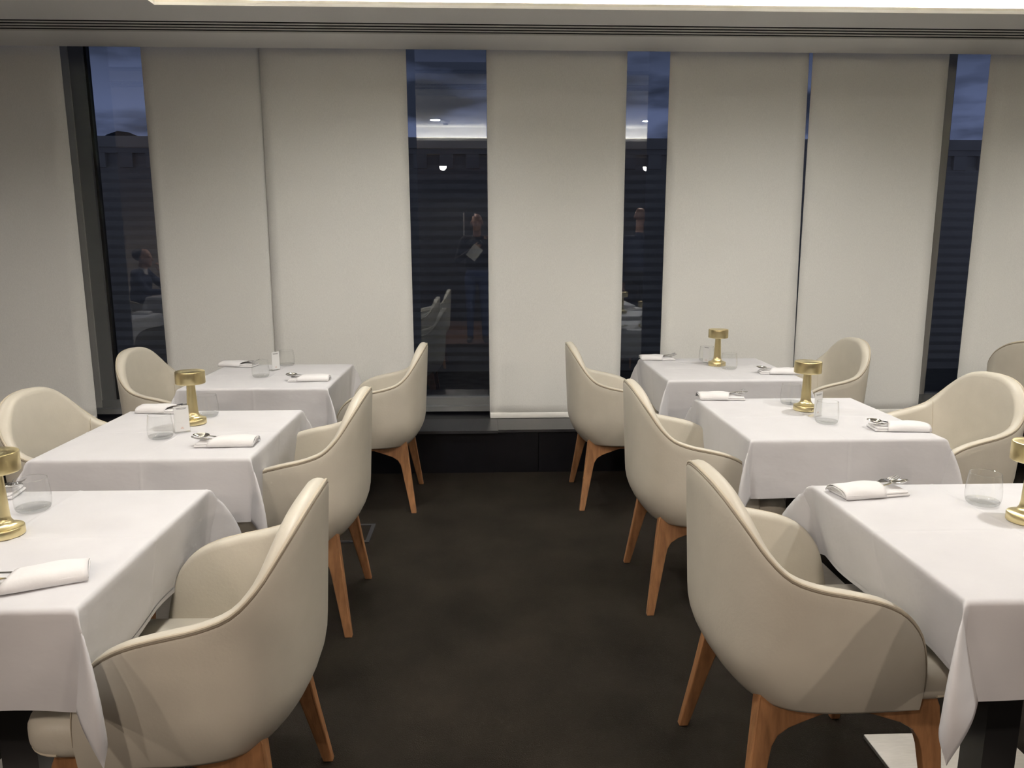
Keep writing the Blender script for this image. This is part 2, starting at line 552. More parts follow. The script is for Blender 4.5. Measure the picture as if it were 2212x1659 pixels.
# ================================================================== OUTSIDE
OY = 11.0
nb = empty('neighbouring_building', (0, OY, -0.4))
tag(nb, 'grey building with a parapet cornice and horizontal boards seen through the windows', 'building')
MB().box(-11, 11, 0.0, 0.4, 0.0, 3.10).build('wall', 'facade_wall', nb)
MB().box(-11, 11, -0.12, 0.45, 3.10, 3.24).build('parapet_coping', 'facade_wall', nb)
MB().box(-11, 11, -0.07, 0.0, 3.03, 3.10).build('cornice', 'facade_wall', nb)
den = MB().box(-0.09, 0.09, -0.06, 0.0, 2.84, 3.03)
d0 = den.build('dentil', 'facade_wall', nb)
for k in range(1, 44):
    c = d0.copy(); COL.objects.link(c); c.parent = nb; c.location.x = -7.7 + 0.36 * k
d0.location.x = -7.7
bd = MB()
pr_ = [(0.0, 0.0), (-0.030, 0.045), (-0.034, 0.062), (0.0, 0.125)]
bd.add([(-9, a, b) for a, b in pr_] + [(9, a, b) for a, b in pr_],
       [(0, 1, 2, 3), (7, 6, 5, 4), (0, 4, 5, 1), (1, 5, 6, 2), (2, 6, 7, 3), (3, 7, 4, 0)])
b0 = bd.build('board', 'facade_board', nb)
for k in range(1, 22):
    c = b0.copy(); COL.objects.link(c); c.parent = nb; c.location.z = 0.10 + 0.127 * k
b0.location.z = 0.10
gr = MB().box(-11, 11, YG + 0.2, OY, -0.5, -0.4).build('ground_outside', 'paving')
tag(gr, kind='structure')
# far hill beyond the roof line
hv = []; hf = []
nh = 40
for i in range(nh + 1):
    x = -26 + 20 * i / nh
    h = 7.2 + 1.1 * math.exp(-((x + 16) / 3.0) ** 2) + 0.3 * math.sin(i * 0.8)
    hv += [(x, 38, -0.4), (x, 38, h - 2.0), (x, 41, -0.4), (x, 40, h - 2.4)]
for i in range(nh):
    k = 4 * i
    hf += [(k, k + 4, k + 5, k + 1), (k + 1, k + 5, k + 7, k + 3), (k + 3, k + 7, k + 6, k + 2)]
hl = mesh_obj('hill', hv, hf, 'hill', None, True)
tag(hl, kind='structure')

# ================================================================== CHAIR
# half outline: rim x,y,z | bottom x,y | inward direction angle | thickness
HALF = [
    (-0.310, 0.000, 0.905, -0.215, 0.000, 0, 0.052),
    (-0.306, 0.080, 0.899, -0.212, 0.075, -8, 0.052),
    (-0.292, 0.155, 0.876, -0.200, 0.140, -24, 0.052),
    (-0.262, 0.220, 0.828, -0.172, 0.195, -46, 0.050),
    (-0.222, 0.259, 0.770, -0.132, 0.228, -66, 0.047),
    (-0.172, 0.278, 0.724, -0.085, 0.243, -80, 0.045),
    (-0.105, 0.286, 0.699, -0.030, 0.250, -88, 0.044),
    (-0.030, 0.288, 0.683, 0.025, 0.252, -90, 0.044),
    (0.045, 0.287, 0.663, 0.075, 0.253, -90, 0.043),
    (0.105, 0.284, 0.630, 0.120, 0.252, -90, 0.042),
    (0.148, 0.280, 0.575, 0.150, 0.251, -90, 0.040),
    (0.168, 0.275, 0.505, 0.170, 0.250, -90, 0.037),
    (0.178, 0.268, 0.430, 0.180, 0.249, -90, 0.033),
]
def chair_curves(n=37):
    half = spline(HALF, n)
    left = half[::-1].copy()
    left = left[:-1]
    left[:, 1] *= -1; left[:, 4] *= -1; left[:, 5] *= -1
    return np.vstack([left, half])
def inset_profile(z, zb=0.36):
    q = min(1.0, max(0.0, (z - zb) / 0.15))
    return (1 - math.sqrt(max(0.0, 1 - (1 - q) ** 2.2)))
def make_chair():
    root = empty('tub_chair')
    C = chair_curves()
    n = len(C)
    ZB = 0.362
    NV = 16
    rows_per = []
    V = []; F = []
    for c in C:
        rx, ry, rz, bx, by, ang, th = c
        nx, ny_ = math.cos(R(ang)), math.sin(R(ang))
        col = []
        # outer skin, bottom to rim
        top = rz - th * 0.45
        for k in range(NV + 1):
            q = (k / NV) ** 1.35
            z = ZB + (top - ZB) * q
            w_ = (z - ZB) / max(1e-6, 0.905 - ZB)
            # straight flank between the tucked-under base and the rim
            t_ = min(1.0, max(0.0, (z - 0.36) / 0.16))
            bulge = 1 - (1 - t_) ** 2.4
            full = ((z - ZB) / max(1e-6, rz - ZB))
            mixv = 0.72 * bulge + 0.28 * full * bulge
            x = bx + (rx - bx) * mixv; y = by + (ry - by) * mixv
            col.append((x, y, z))
        # rounded rim
        ox, oy, oz = col[-1]
        for k in range(1, 8):
            a = math.pi * k / 8
            d = th * 0.5 * (1 - math.cos(a))
            col.append((ox + nx * d, oy + ny_ * d, top + th * 0.45 * math.sin(a)))
        # inner skin down to the seat
        zi = min(0.43, top - 0.01)
        for k in range(0, 9):
            q = k / 8
            z = top + (zi - top) * q
            d = th + 0.030 * math.sin(q * math.pi * 0.5) * min(1, (rz - 0.40) / 0.3)
            col.append((ox + nx * d, oy + ny_ * d, z))
        rows_per.append(col)
    m_ = len(rows_per[0])
    for col in rows_per: V += col
    for i in range(n - 1):
        for k in range(m_ - 1):
            F.append((i * m_ + k, (i + 1) * m_ + k, (i + 1) * m_ + k + 1, i * m_ + k + 1))
    F.append(tuple(range(m_ - 1, -1, -1)))
    F.append(tuple((n - 1) * m_ + k for k in range(m_)))
    # underside
    base = len(V)
    for i in range(n):
        x, y, z = rows_per[i][0]
        V.append((x * 0.86 + 0.01, y * 0.86, 0.352))
    for i in range(n - 1):
        F.append((i * m_, base + i, base + i + 1, (i + 1) * m_))
    F.append(tuple(base + i for i in range(n)))
    sh = mesh_obj('shell', V, F, 'cream_leather', root, True)
    bm = bmesh.new(); bm.from_mesh(sh.data); bmesh.ops.recalc_face_normals(bm, faces=bm.faces); bm.to_mesh(sh.data); bm.free()
    sh.data.set_sharp_from_angle(angle=R(60))
    # piping along the outer edge of the rim
    pts = []; pts2 = []
    for i in range(n):
        ox, oy, oz = rows_per[i][NV]
        c = C[i]
        nx, ny_ = math.cos(R(c[5])), math.sin(R(c[5]))
        a = math.pi * 1.75 / 8
        d = c[6] * 0.5 * (1 - math.cos(a))
        pts.append((ox + nx * d, oy + ny_ * d, oz + c[6] * 0.45 * math.sin(a) + 0.0012))
        a = math.pi * 1.05 / 8
        d = c[6] * 0.5 * (1 - math.cos(a))
        pts2.append((ox + nx * d, oy + ny_ * d, oz + c[6] * 0.45 * math.sin(a)))
    pp = MB().tube(pts, 0.0042, 8).build('piping', 'cream_piping', root, True)
    MB().tube(pts2, 0.0016, 6).build('seam', 'seam_shadow', pp, True)
    # inner back stitching, one seam each side where back meets arm
    for sgn in (-1, 1):
        i = (n // 2) + sgn * int(n * 0.20)
        st = [Vector(rows_per[i][k]) + Vector((0.0005, 0, 0.0005)) for k in range(NV + 6, m_)]
        MB().tube(st, 0.0013, 6).build('seam', 'cream_piping', sh, True)
    # seat
    outl = rrect(-0.20, 0.318, -0.243, 0.243, [0.085, 0.10, 0.10, 0.085], 7)
    seat = MB().slab(outl, 0.366, 0.468, 0.042, 6, crown=0.012).build('seat_cushion', 'cream_leather', root, True)
    wl = rrect(0.10, 0.3125, -0.2385, 0.2385, [0.085, 0.001, 0.001, 0.085], 7)
    wl = [(x, y, 0.388) for x, y in wl if x > 0.12]
    wl.sort(key=lambda p: math.atan2(p[1], p[0] - 0.1))
    MB().tube(wl, 0.0035, 6).build('welt', 'cream_piping', seat, True)
    # legs and side rails
    for sy in (-1, 1):
        def ymid(z): return sy * (0.255 - 0.068 * min(1, z / 0.36))
        for back in (True, False):
            if back:
                prof = [(-0.250, 0.0), (-0.221, 0.0), (-0.172, 0.235), (-0.165, 0.262), (-0.150, 0.286), (-0.122, 0.304), (-0.070, 0.322), (-0.020, 0.338), (-0.020, 0.372), (-0.195, 0.40), (-0.200, 0.38), (-0.222, 0.21)]
            else:
                prof = [(0.262, 0.0), (0.233, 0.0), (0.212, 0.235), (0.205, 0.262), (0.190, 0.286), (0.160, 0.304), (0.105, 0.322), (0.050, 0.338), (0.050, 0.372), (0.250, 0.372), (0.262, 0.34), (0.264, 0.22)]
                prof = prof[::-1]
            lg = MB().prism_y(prof, lambda z: ymid(z) - 0.012 - 0.006 * min(1, z / 0.36), lambda z: ymid(z) + 0.012 + 0.006 * min(1, z / 0.36)).build('leg', 'oak', root)
            bv = lg.modifiers.new('soft', 'BEVEL'); bv.width = 0.004; bv.segments = 2; bv.limit_method = 'ANGLE'; bv.angle_limit = R(40)
            fx = -0.2355 if back else 0.2475
            MB().lathe([(0.009, -0.0), (0.009, 0.004)], 12, c=(fx, sy * 0.255, -0.002)).build('foot_glide', 'black_metal', lg)
        MB().box(-0.03, 0.06, ymid(0.35) - 0.016, ymid(0.35) + 0.016, 0.338, 0.37).build('side_rail', 'oak', root)
    MB().box(-0.17, -0.135, -0.18, 0.18, 0.328, 0.366).build('cross_rail', 'oak', root)
    MB().box(0.20, 0.235, -0.18, 0.18, 0.328, 0.366).build('cross_rail', 'oak', root)
    return root

chair_proto = make_chair()
_first = [True]
def place_chair(x, y, rot, label):
    if _first[0]:
        o = chair_proto; _first[0] = False
    else:
        o = copy_tree(chair_proto)
    o.location = (x, y, 0.0)
    o.rotation_euler = (0, 0, R(rot))
    tag(o, label, 'chair', 'cream tub chairs around the tables')
    return o

# ================================================================== TABLES
TW, TD, TZ = 0.732, 0.752, 0.750
def make_table(x, y, label):
    o = empty('dining_table', (x, y, 0)); tag(o, label, 'table', 'dining tables')
    hw, hd = TW / 2 - 0.014, TD / 2 - 0.014
    MB().slab(rrect(-hw, hw, -hd, hd, 0.01, 3), 0.715, TZ - 0.006, 0.006, 2).build('tabletop', 'black_metal', o, True)
    MB().box(-0.045, 0.045, -0.045, 0.045, 0.012, 0.715).build('column', 'black_metal', o)
    MB().slab(rrect(-0.21, 0.21, -0.24, 0.24, 0.004, 2), 0.0, 0.012, 0.002, 2).build('base_plate', 'base_steel', o)
    MB().box(-0.20, 0.20, -0.20, 0.20, 0.695, 0.714).build('top_support', 'black_metal', o)
    return o

def make_cloth(x, y, label, seed, tuck=(0.02, 0.02), d=0.228, ear_k=1.0):
    """tuck = how far the left / right flaps are pushed in by the chairs"""
    r_ = np.random.RandomState(seed)
    ph = r_.uniform(0, 6.28, 16)
    hw, hd = TW / 2 - 0.010, TD / 2 - 0.010
    rho = 0.012
    def axis(h):
        inner = np.sort(np.concatenate([np.linspace(-h, h, 22), [-0.009, -0.0045, 0.0, 0.0045, 0.009]]))
        ed = np.concatenate([np.linspace(0.004, rho * 1.6, 4), np.linspace(rho * 1.6, d, 15)[1:]])
        return np.concatenate([-(h + ed[::-1]), inner, h + ed])
    A, B = axis(hw), axis(hd)
    def bend(a):
        if a <= 0: return 0.0, 0.0
        if a < rho * math.pi / 2:
            return rho * math.sin(a / rho), rho * (1 - math.cos(a / rho))
        return rho, rho + a - rho * math.pi / 2
    def crease(q): return 0.0016 * math.exp(-(q / 0.0045) ** 2)
    earamp = r_.uniform(0.085, 0.11, 4) * ear_k
    V = []
    for t_ in B:
        for s_ in A:
            a = max(0, abs(s_) - hw); b = max(0, abs(t_) - hd)
            sx = 1 if s_ > 0 else -1; sy = 1 if t_ > 0 else -1
            if a == 0 and b == 0:
                z = 0.0009 * math.sin(6 * s_ + ph[0]) * math.sin(5 * t_ + ph[1]) + crease(s_) + crease(t_)
                V.append((s_, t_, TZ + z)); continue
            if a > 0 and b > 0:
                rr = math.hypot(a, b); phi = math.atan2(b, a)
                go, gd = bend(rr)
                k = (0 if sx < 0 else 1) + (0 if sy < 0 else 2)
                w2 = math.sin(2 * phi)
                q = min(1.0, rr / 0.30)
                ear = earamp[k] * math.sin(q * math.pi * 0.58) * w2 ** 0.9
                side = 0.014 * math.sin(4 * phi) * q                      # S-shaped fold
                diag = (0.707 * sx, 0.707 * sy)
                perp = (-0.707 * sx, 0.707 * sy)
                tk = tuck[0] if sx < 0 else tuck[1]
                tin = tk * math.cos(phi) ** 2 * (min(1, rr / d)) ** 1.2
                px = hw * sx + sx * math.cos(phi) * go + diag[0] * ear + perp[0] * side - sx * tin
                py = hd * sy + sy * math.sin(phi) * go + diag[1] * ear + perp[1] * side
                V.append((px, py, TZ - gd * (1 - 0.045 * w2))); continue
            if a > 0:
                go, gd = bend(a)
                q = min(1, a / d)
                edge = max(0, 1 - (abs(t_) / hd) ** 4)
                wv = (0.007 * math.sin(9 * t_ + ph[2 + (sx > 0)]) + 0.004 * math.sin(21 * t_ + ph[4 + (sx > 0)])) * q ** 1.3 * edge
                tk = tuck[0] if sx < 0 else tuck[1]
                V.append((sx * (hw + go + wv + crease(t_) - tk * q ** 1.2), t_, TZ - gd + 0.004 * q * edge * math.sin(7 * t_ + ph[6])))
            else:
                go, gd = bend(b)
                q = min(1, b / d)
                edge = max(0, 1 - (abs(s_) / hw) ** 4)
                wv = (0.008 * math.sin(8 * s_ + ph[7 + (sy > 0)]) + 0.004 * math.sin(19 * s_ + ph[9 + (sy > 0)])) * q ** 1.3 * edge
                V.append((s_, sy * (hd + go + wv + crease(s_) + 0.006 * q), TZ - gd + 0.005 * q * edge * math.sin(6 * s_ + ph[11])))
    na = len(A)
    F = []
    for j in range(len(B) - 1):
        for i in range(na - 1):
            k = j * na + i
            F.append((k, k + 1, k + na + 1, k + na))
    o = mesh_obj('tablecloth', [(v[0], v[1], v[2] - TZ) for v in V], F, 'linen', None, True, loc=(x, y, TZ))
    md = o.modifiers.new('thick', 'SOLIDIFY'); md.thickness = 0.0018; md.offset = -1
    tag(o, label, 'tablecloth', 'white tablecloths')
    # stitched hem band
    loop = [j * na for j in range(len(B))]
    per = [(0, i) for i in range(na)] + [(j, na - 1) for j in range(1, len(B))] + [(len(B) - 1, i) for i in range(na - 2, -1, -1)] + [(j, 0) for j in range(len(B) - 2, 0, -1)]
    hv = []; hf = []
    def P(j, i): return Vector(V[j * na + i]) - Vector((0, 0, TZ))
    for j, i in per:
        ji = min(max(j, 1), len(B) - 2); ii = min(max(i, 1), na - 2)
        p0 = P(j, i); p1 = P(ji, ii)
        c = Vector((p0.x, p0.y, 0)); c = c.normalized() * 0.0020
        hv += [p0 + c + Vector((0, 0, -0.0005)), p1 + c]
    n = len(per)
    for k in range(n):
        k2 = (k + 1) % n
        hf.append((2 * k, 2 * k2, 2 * k2 + 1, 2 * k + 1))
    h = mesh_obj('hem', hv, hf, 'linen', o, True)
    return o

T = {  # table centres
    'L1': (-1.180, 1.825), 'L2': (-1.155, 2.900), 'L3': (-1.145, 4.150),
    'R1': (1.340, 1.795), 'R2': (1.340, 3.070), 'R3': (1.325, 4.290),
    'A': (-3.62, 3.35), 'B': (-3.98, 0.35),
}
WHERE = {'L1': 'nearest left table', 'L2': 'middle left table', 'L3': 'far left table by the blinds',
         'R1': 'nearest right table', 'R2': 'middle right table', 'R3': 'far right table by the blinds',
         'A': 'empty table mirrored in the left gap', 'B': 'table of the mirrored seated man'}
TUCK = {'L1': (0.02, 0.03), 'L2': (0.02, 0.02), 'L3': (0.02, 0.02), 'R1': (0.06, 0.02), 'R2': (0.02, 0.02), 'R3': (0.02, 0.02), 'A': (0.02, 0.02), 'B': (0.02, 0.02)}
for i, (k, (x, y)) in enumerate(T.items()):
    make_table(x, y, 'pedestal dining table with a square steel base, the ' + WHERE[k])
    make_cloth(x, y, 'white linen cloth hanging over the ' + WHERE[k], 11 + i, TUCK[k], ear_k=1.3 if k in ('L1', 'R1') else 1.0)

CH = [
    (0.850, 1.875, 2, 'large foreground cream tub chair at the right, its back towards the aisle'),
    (0.890, 3.080, 0, 'cream tub chair on the aisle side of the middle right table'),
    (0.770, 4.290, 0, 'cream tub chair on the aisle side of the far right table by the blinds'),
    (-0.690, 1.740, 180, 'large foreground cream tub chair at the left with a warm shaded flank'),
    (-0.752, 2.950, 180, 'cream tub chair on the aisle side of the middle left table'),
    (-0.625, 4.286, 180, 'cream tub chair on the aisle side of the far left table, against the window gap'),
    (1.935, 3.18, 186, 'cream tub chair facing us from the right end of the middle right table'),
    (1.910, 4.42, 182, 'cream tub chair at the right end of the far right table before a blind'),
    (-1.600, 4.13, -4, 'cream tub chair at the left end of the far left table beside the window post'),
    (-1.490, 2.97, -3, 'cream tub chair at the left edge of the picture behind the middle left table'),
    (1.95, 1.80, 180, 'cream tub chair mostly outside the frame at the right of the nearest right table'),
    (-1.72, 1.83, 0, 'cream tub chair outside the frame at the left of the nearest left table'),
    (3.40, 4.46, 42, 'cream tub chair at the far right edge with its shaded back turned to us'),
    (-4.16, 3.35, 0, 'cream tub chair on the far side of the table reflected in the left window'),
    (-3.08, 3.35, 180, 'cream tub chair on the near side of the table reflected in the left window'),
    (-4.58, 0.30, 0, 'cream tub chair with a man in navy sitting on it, seen in reflection'),
]
for c in CH: place_chair(*c)

# ================================================================== TABLE LAMP
def make_lamp():
    root = empty('table_lamp')
    MB().lathe([(0.047, 0.0), (0.0495, 0.002), (0.0495, 0.020), (0.048, 0.0225), (0.038, 0.025), (0.028, 0.031), (0.0225, 0.040), (0.0205, 0.052), (0.0190, 0.09), (0.0150, 0.172)], 48).build('stem', 'brushed_gold', root, True)
    cap = MB().lathe([(0.0535, 0.163), (0.0555, 0.1645), (0.0560, 0.167), (0.0560, 0.208), (0.0550, 0.2115), (0.0525, 0.2128), (0.030, 0.2132), (0.012, 0.2134), (0.0015, 0.2136)], 56).build('cap', 'brushed_gold', root, True)
    MB().lathe([(0.046, 0.1615), (0.046, 0.1632)], 40).build('diffuser', 'white_plastic', cap)
    p = MB().lathe([(0.0022, 0.0), (0.0022, 0.0012)], 10).build('charging_port', 'black_metal', root)
    p.rotation_euler = (R(90), 0, 0); p.location = (-0.018, -0.0452, 0.010)
    return root
lamp_proto = make_lamp()
LAMPS = [('R3', 1.358, 4.385, 10), ('R2', 1.380, 3.185, 30), ('R1', 1.410, 1.850, 0), ('L2', -1.160, 3.030, 0), ('L1', -1.196, 1.850, -20)]
for i, (k, x, y, rz) in enumerate(LAMPS):
    o = lamp_proto if i == 0 else copy_tree(lamp_proto)
    o.location = (x, y, TZ + 0.001); o.rotation_euler = (0, 0, R(rz))
    tag(o, 'brushed gold mushroom-shaped cordless lamp standing on the ' + WHERE[k], 'lamp', 'gold table lamps')

# ================================================================== TUMBLERS
def make_tumbler():
    root = empty('tumbler')
    wall = [(0.0415, 0.0062), (0.0445, 0.016), (0.0455, 0.028), (0.0450, 0.045), (0.0425, 0.068), (0.0395, 0.0885)]
    MB().lathe(wall, 48, False, False).build('wall', 'tumbler_glass', root, True)
    base = [(0.030, 0.0), (0.036, 0.001), (0.0408, 0.0055), (0.0425, 0.010), (0.0415, 0.0125), (0.036, 0.0110), (0.022, 0.0085), (0.004, 0.0078)]
    MB().lathe(base, 48).build('thick_base', 'solid_glass', root, True)
    ring = [(0.0393 * math.cos(2 * math.pi * k / 48), 0.0393 * math.sin(2 * math.pi * k / 48), 0.0887) for k in range(48)]
    MB().tube(ring, 0.0009, 8, True).build('rim', 'solid_glass', root, True)
    return root
tum = make_tumbler()
GL = [
    (1.390, 4.262, 'clear glass tumbler right of the gold lamp on the far right table'),
    (1.345, 4.555, 'clear glass tumbler half hidden behind the lamp on the far right table'),
    (1.366, 2.945, 'clear glass tumbler in front of the gold lamp on the middle right table'),
    (1.366, 3.310, 'clear glass tumbler behind the gold lamp on the middle right table'),
    (1.378, 1.985, 'large clear glass tumbler on the nearest right table beside the lamp'),
    (-1.195, 2.800, 'clear glass tumbler left of the card stand on the middle left table'),
    (-1.150, 3.160, 'clear glass tumbler right of the gold lamp on the middle left table'),
    (-1.222, 2.030, 'large clear glass tumbler on the nearest left table behind the lamp'),
    (-1.193, 4.092, 'clear glass tumbler left of the card stand on the far left table'),
    (-1.150, 4.473, 'clear glass tumbler nearest the blinds on the far left table'),
    (-3.60, 3.50, 'clear glass tumbler on the table reflected in the left window, far side'),
    (-3.58, 3.15, 'clear glass tumbler on the table reflected in the left window, near side'),
]
for i, (x, y, lb) in enumerate(GL):
    o = tum if i == 0 else copy_tree(tum)
    o.location = (x, y, TZ + 0.0012)
    tag(o, lb, 'glass', 'water tumblers')

# ================================================================== CARD STANDS
def make_card():
    root = empty('card_stand')
    MB().box(-0.029, 0.029, -0.012, 0.026, 0.0, 0.003).build('foot', 'acrylic', root)
    MB().box(-0.029, 0.029, -0.012, -0.010, 0.003, 0.106).build('front_sheet', 'acrylic', root)
    MB().box(-0.029, 0.029, -0.0065, -0.0045, 0.003, 0.106).build('back_sheet', 'acrylic', root)
    cdx = MB().box(-0.0265, 0.0265, -0.0089, -0.0075, 0.006, 0.104).build('card', 'card_white', root)
    for k, (w_, z) in enumerate([(0.019, 0.095), (0.0165, 0.0915)]):
        MB().box(-w_, w_, -0.0092, -0.0089, z, z + 0.0018).build('text_line', 'print_grey', cdx)
    MB().box(-0.006, 0.006, -0.0092, -0.0089, 0.017, 0.0185).build('small_mark', 'print_red', cdx)
    MB().box(-0.0035, 0.0035, -0.0092, -0.0089, 0.021, 0.0222).build('small_mark', 'print_red', cdx)
    return root
card_proto = make_card()
CARDS = [(1.325, 4.47, -62, 'small clear stand with a white card beside the lamp on the far right table'),
         (1.372, 3.060, 34, 'small clear stand with a white card before the lamp on the middle right table'),
         (-1.150, 2.885, 34, 'small clear stand with a white card beside the lamp on the middle left table'),
         (-1.175, 4.310, 55, 'small clear stand with a white card between the glasses on the far left table')]
for i, (x, y, rz, lb) in enumerate(CARDS):
    o = card_proto if i == 0 else copy_tree(card_proto)
    o.location = (x, y, TZ + 0.001); o.rotation_euler = (0, 0, R(rz))
    tag(o, lb, 'card stand', 'card stands on the tables')

# ================================================================== NAPKINS AND CUTLERY
def make_napkin():
    """long axis x; folded end at -x, pocket opening towards +x"""
    root = empty('folded_napkin')
    MB().slab(rrect(-0.098, 0.104, -0.047, 0.047, 0.004, 3), 0.0, 0.0085, 0.004, 3).build('bottom_fold', 'napkin_cloth', root, True)
    MB().slab(rrect(-0.100, 0.098, -0.046, 0.045, 0.004, 3), 0.008, 0.0155, 0.0035, 3).build('middle_fold', 'napkin_cloth', root, True)
    # wrapped pocket: domed cross-section swept along x, slanting mouth
    nx, ny_ = 14, 14
    v = []; f = []
    for i in range(nx + 1):
        u = i / nx
        for j in range(ny_ + 1):
            w_ = -1 + 2 * j / ny_
            x = -0.104 + u * (0.145 + 0.018 * w_)
            y = w_ * (0.0505 - 0.002 * math.sin(u * 6))
            dome = (1 - abs(w_) ** 3.5)
            z = 0.004 + (0.0230 + 0.0045 * math.sin(u * math.pi) + 0.0012 * math.sin(9 * u + 3 * w_)) * dome ** 0.6
            v.append((x, y, z))
    for i in range(nx):
        for j in range(ny_):
            k = i * (ny_ + 1) + j
            f.append((k, k + ny_ + 1, k + ny_ + 2, k + 1))
    po = mesh_obj('pocket', v, f, 'napkin_cloth', root, True)
    md = po.modifiers.new('thick', 'SOLIDIFY'); md.thickness = 0.0022; md.offset = -1
    # rolled layers showing at the folded end
    roll = MB()
    for k in range(3):
        q = 1 - 0.22 * k
        arc = []
        for a in np.linspace(-0.95, 0.95, 13):
            y = 0.045 * q * a
            z = 0.005 + 0.004 * k + (0.0185 - 0.0060 * k) * (1 - abs(a) ** 3)
            arc.append((-0.1035 - 0.0012 * (2 - k) * (1 - a * a), y, z))
        roll.tube(arc, 0.0017, 6)
    roll.build('rolled_edge', 'napkin_cloth', po, True)
    return root

def make_spoon():
    root = empty('spoon')
    # handle and neck (x from -0.07 to 0.075), bowl 0.075..0.118
    nx = 22
    v = []; f = []
    for i in range(nx + 1):
        u = i / nx
        x = -0.075 + 0.133 * u
        hw = 0.0065 - 0.0040 * u ** 0.8
        z = 0.0 + 0.004 * u ** 2
        for (a, b) in ((-1, -0.5), (1, -0.5), (1, 0.5), (-1, 0.5)):
            v.append((x, a * hw, z + b * 0.0022))
    for i in range(nx):
        for k in range(4):
            f.append((4 * i + k, 4 * i + (k + 1) % 4, 4 * i + 4 + (k + 1) % 4, 4 * i + 4 + k))
    f += [(3, 2, 1, 0), tuple(4 * nx + k for k in range(4))]
    h = MB(); h.add(v, f); h.build('handle', 'polished_steel', root, True)
    nu, nr = 28, 8
    v = [(0.083, 0, -0.0035)]; f = []
    for r_ in range(1, nr + 1):
        q = r_ / nr
        for k in range(nu):
            a = 2 * math.pi * k / nu
            lx = 0.029 * (1 + 0.06 * math.cos(a)); ly = 0.0190 * (1 - 0.10 * math.cos(a))
            v.append((0.083 + q * lx * math.cos(a), q * ly * math.sin(a), -0.0035 + 0.0085 * q ** 2.2 + 0.0035 * q * (0.4 - 0.6 * math.cos(a)) * 0.5))
    for k in range(nu): f.append((0, 1 + k, 1 + (k + 1) % nu))
    for r_ in range(nr - 1):
        for k in range(nu):
            k2 = (k + 1) % nu
            f.append((1 + r_ * nu + k, 1 + (r_ + 1) * nu + k, 1 + (r_ + 1) * nu + k2, 1 + r_ * nu + k2))
    b = mesh_obj('bowl', v, f, 'polished_steel', root, True)
    md = b.modifiers.new('thick', 'SOLIDIFY'); md.thickness = 0.0014; md.offset = 0
    return root

def make_fork():
    root = empty('fork')
    nx = 20
    v = []; f = []
    for i in range(nx + 1):
        u = i / nx
        x = -0.075 + 0.145 * u
        hw = 0.0062 - 0.0036 * u if u < 0.8 else (0.0033 + (u - 0.8) / 0.2 * 0.0085)
        z = 0.003 * u ** 2 - 0.002 * max(0, u - 0.8)
        for (a, b) in ((-1, -0.5), (1, -0.5), (1, 0.5), (-1, 0.5)):
            v.append((x, a * hw, z + b * 0.0020))
    for i in range(nx):
        for k in range(4):
            f.append((4 * i + k, 4 * i + (k + 1) % 4, 4 * i + 4 + (k + 1) % 4, 4 * i + 4 + k))
    f += [(3, 2, 1, 0), tuple(4 * nx + k for k in range(4))]
    h = MB(); h.add(v, f); h.build('handle', 'polished_steel', root, True)
    for k in range(4):
        y = -0.0102 + 0.0068 * k
        m_ = MB()
        v = []
        for i in range(7):
            u = i / 6
            x = 0.069 + 0.047 * u
            w_ = 0.0020 * (1 - 0.55 * u)
            z = 0.0015 - 0.004 * math.sin(u * 2.2) + 0.009 * u ** 2
            v += [(x, y - w_, z - 0.0009), (x, y + w_, z - 0.0009), (x, y + w_, z + 0.0009), (x, y - w_, z + 0.0009)]
        f = []
        for i in range(6):
            for q in range(4):
                f.append((4 * i + q, 4 * i + (q + 1) % 4, 4 * i + 4 + (q + 1) % 4, 4 * i + 4 + q))
        f += [(3, 2, 1, 0), (24, 25, 26, 27)]
        m_.add(v, f); m_.build('tine', 'polished_steel', root, True)
    return root

nap_proto, spoon_proto, fork_proto = make_napkin(), make_spoon(), make_fork()
NAP = [  # x, y, rot, where
    (1.105, 2.085, 10, 'left side of the nearest right table'),
    (1.090, 3.440, -3, 'left side of the middle right table'),
    (1.600, 2.835, 174, 'right side of the middle right table'),
    (1.058, 4.620, -2, 'left side of the far right table'),
    (1.615, 4.105, 172, 'right side of the far right table'),
    (-0.965, 1.575, 204, 'right side of the nearest left table'),
    (-1.440, 2.150, 8, 'left side of the nearest left table'),
    (-0.922, 2.705, 181, 'right side of the middle left table'),
    (-1.365, 3.255, -6, 'left side of the middle left table'),
    (-0.912, 3.985, 182, 'right side of the far left table'),
    (-1.425, 4.470, -8, 'left side of the far left table'),
    (-3.40, 3.10, 180, 'table reflected in the left window'),
]
for i, (x, y, rz, wh) in enumerate(NAP):
    n_ = nap_proto if i == 0 else copy_tree(nap_proto)
    s_ = spoon_proto if i == 0 else copy_tree(spoon_proto)
    f_ = fork_proto if i == 0 else copy_tree(fork_proto)
    a = R(rz)
    ca, sa = math.cos(a), math.sin(a)
    z0 = TZ + 0.001
    n_.location = (x, y, z0); n_.rotation_euler = (0, 0, a)
    def loc(lx, ly, lz): return (x + lx * ca - ly * sa, y + lx * sa + ly * ca, z0 + lz)
    j = random.uniform(-1, 1)
    f_.location = loc(0.000, 0.014, 0.0180); f_.rotation_euler = (R(6), R(-6), a + R(7 + 3 * j))
    s_.location = loc(0.008, -0.012, 0.0190); s_.rotation_euler = (R(-8), R(-6.5), a + R(3 + 4 * j))
    tag(n_, 'white folded linen napkin on the ' + wh, 'napkin', 'folded napkins')
    tag(s_, 'shiny steel spoon tucked in the napkin on the ' + wh, 'spoon', 'spoons in the napkins')
    tag(f_, 'shiny steel fork tucked in the napkin on the ' + wh, 'fork', 'forks in the napkins')

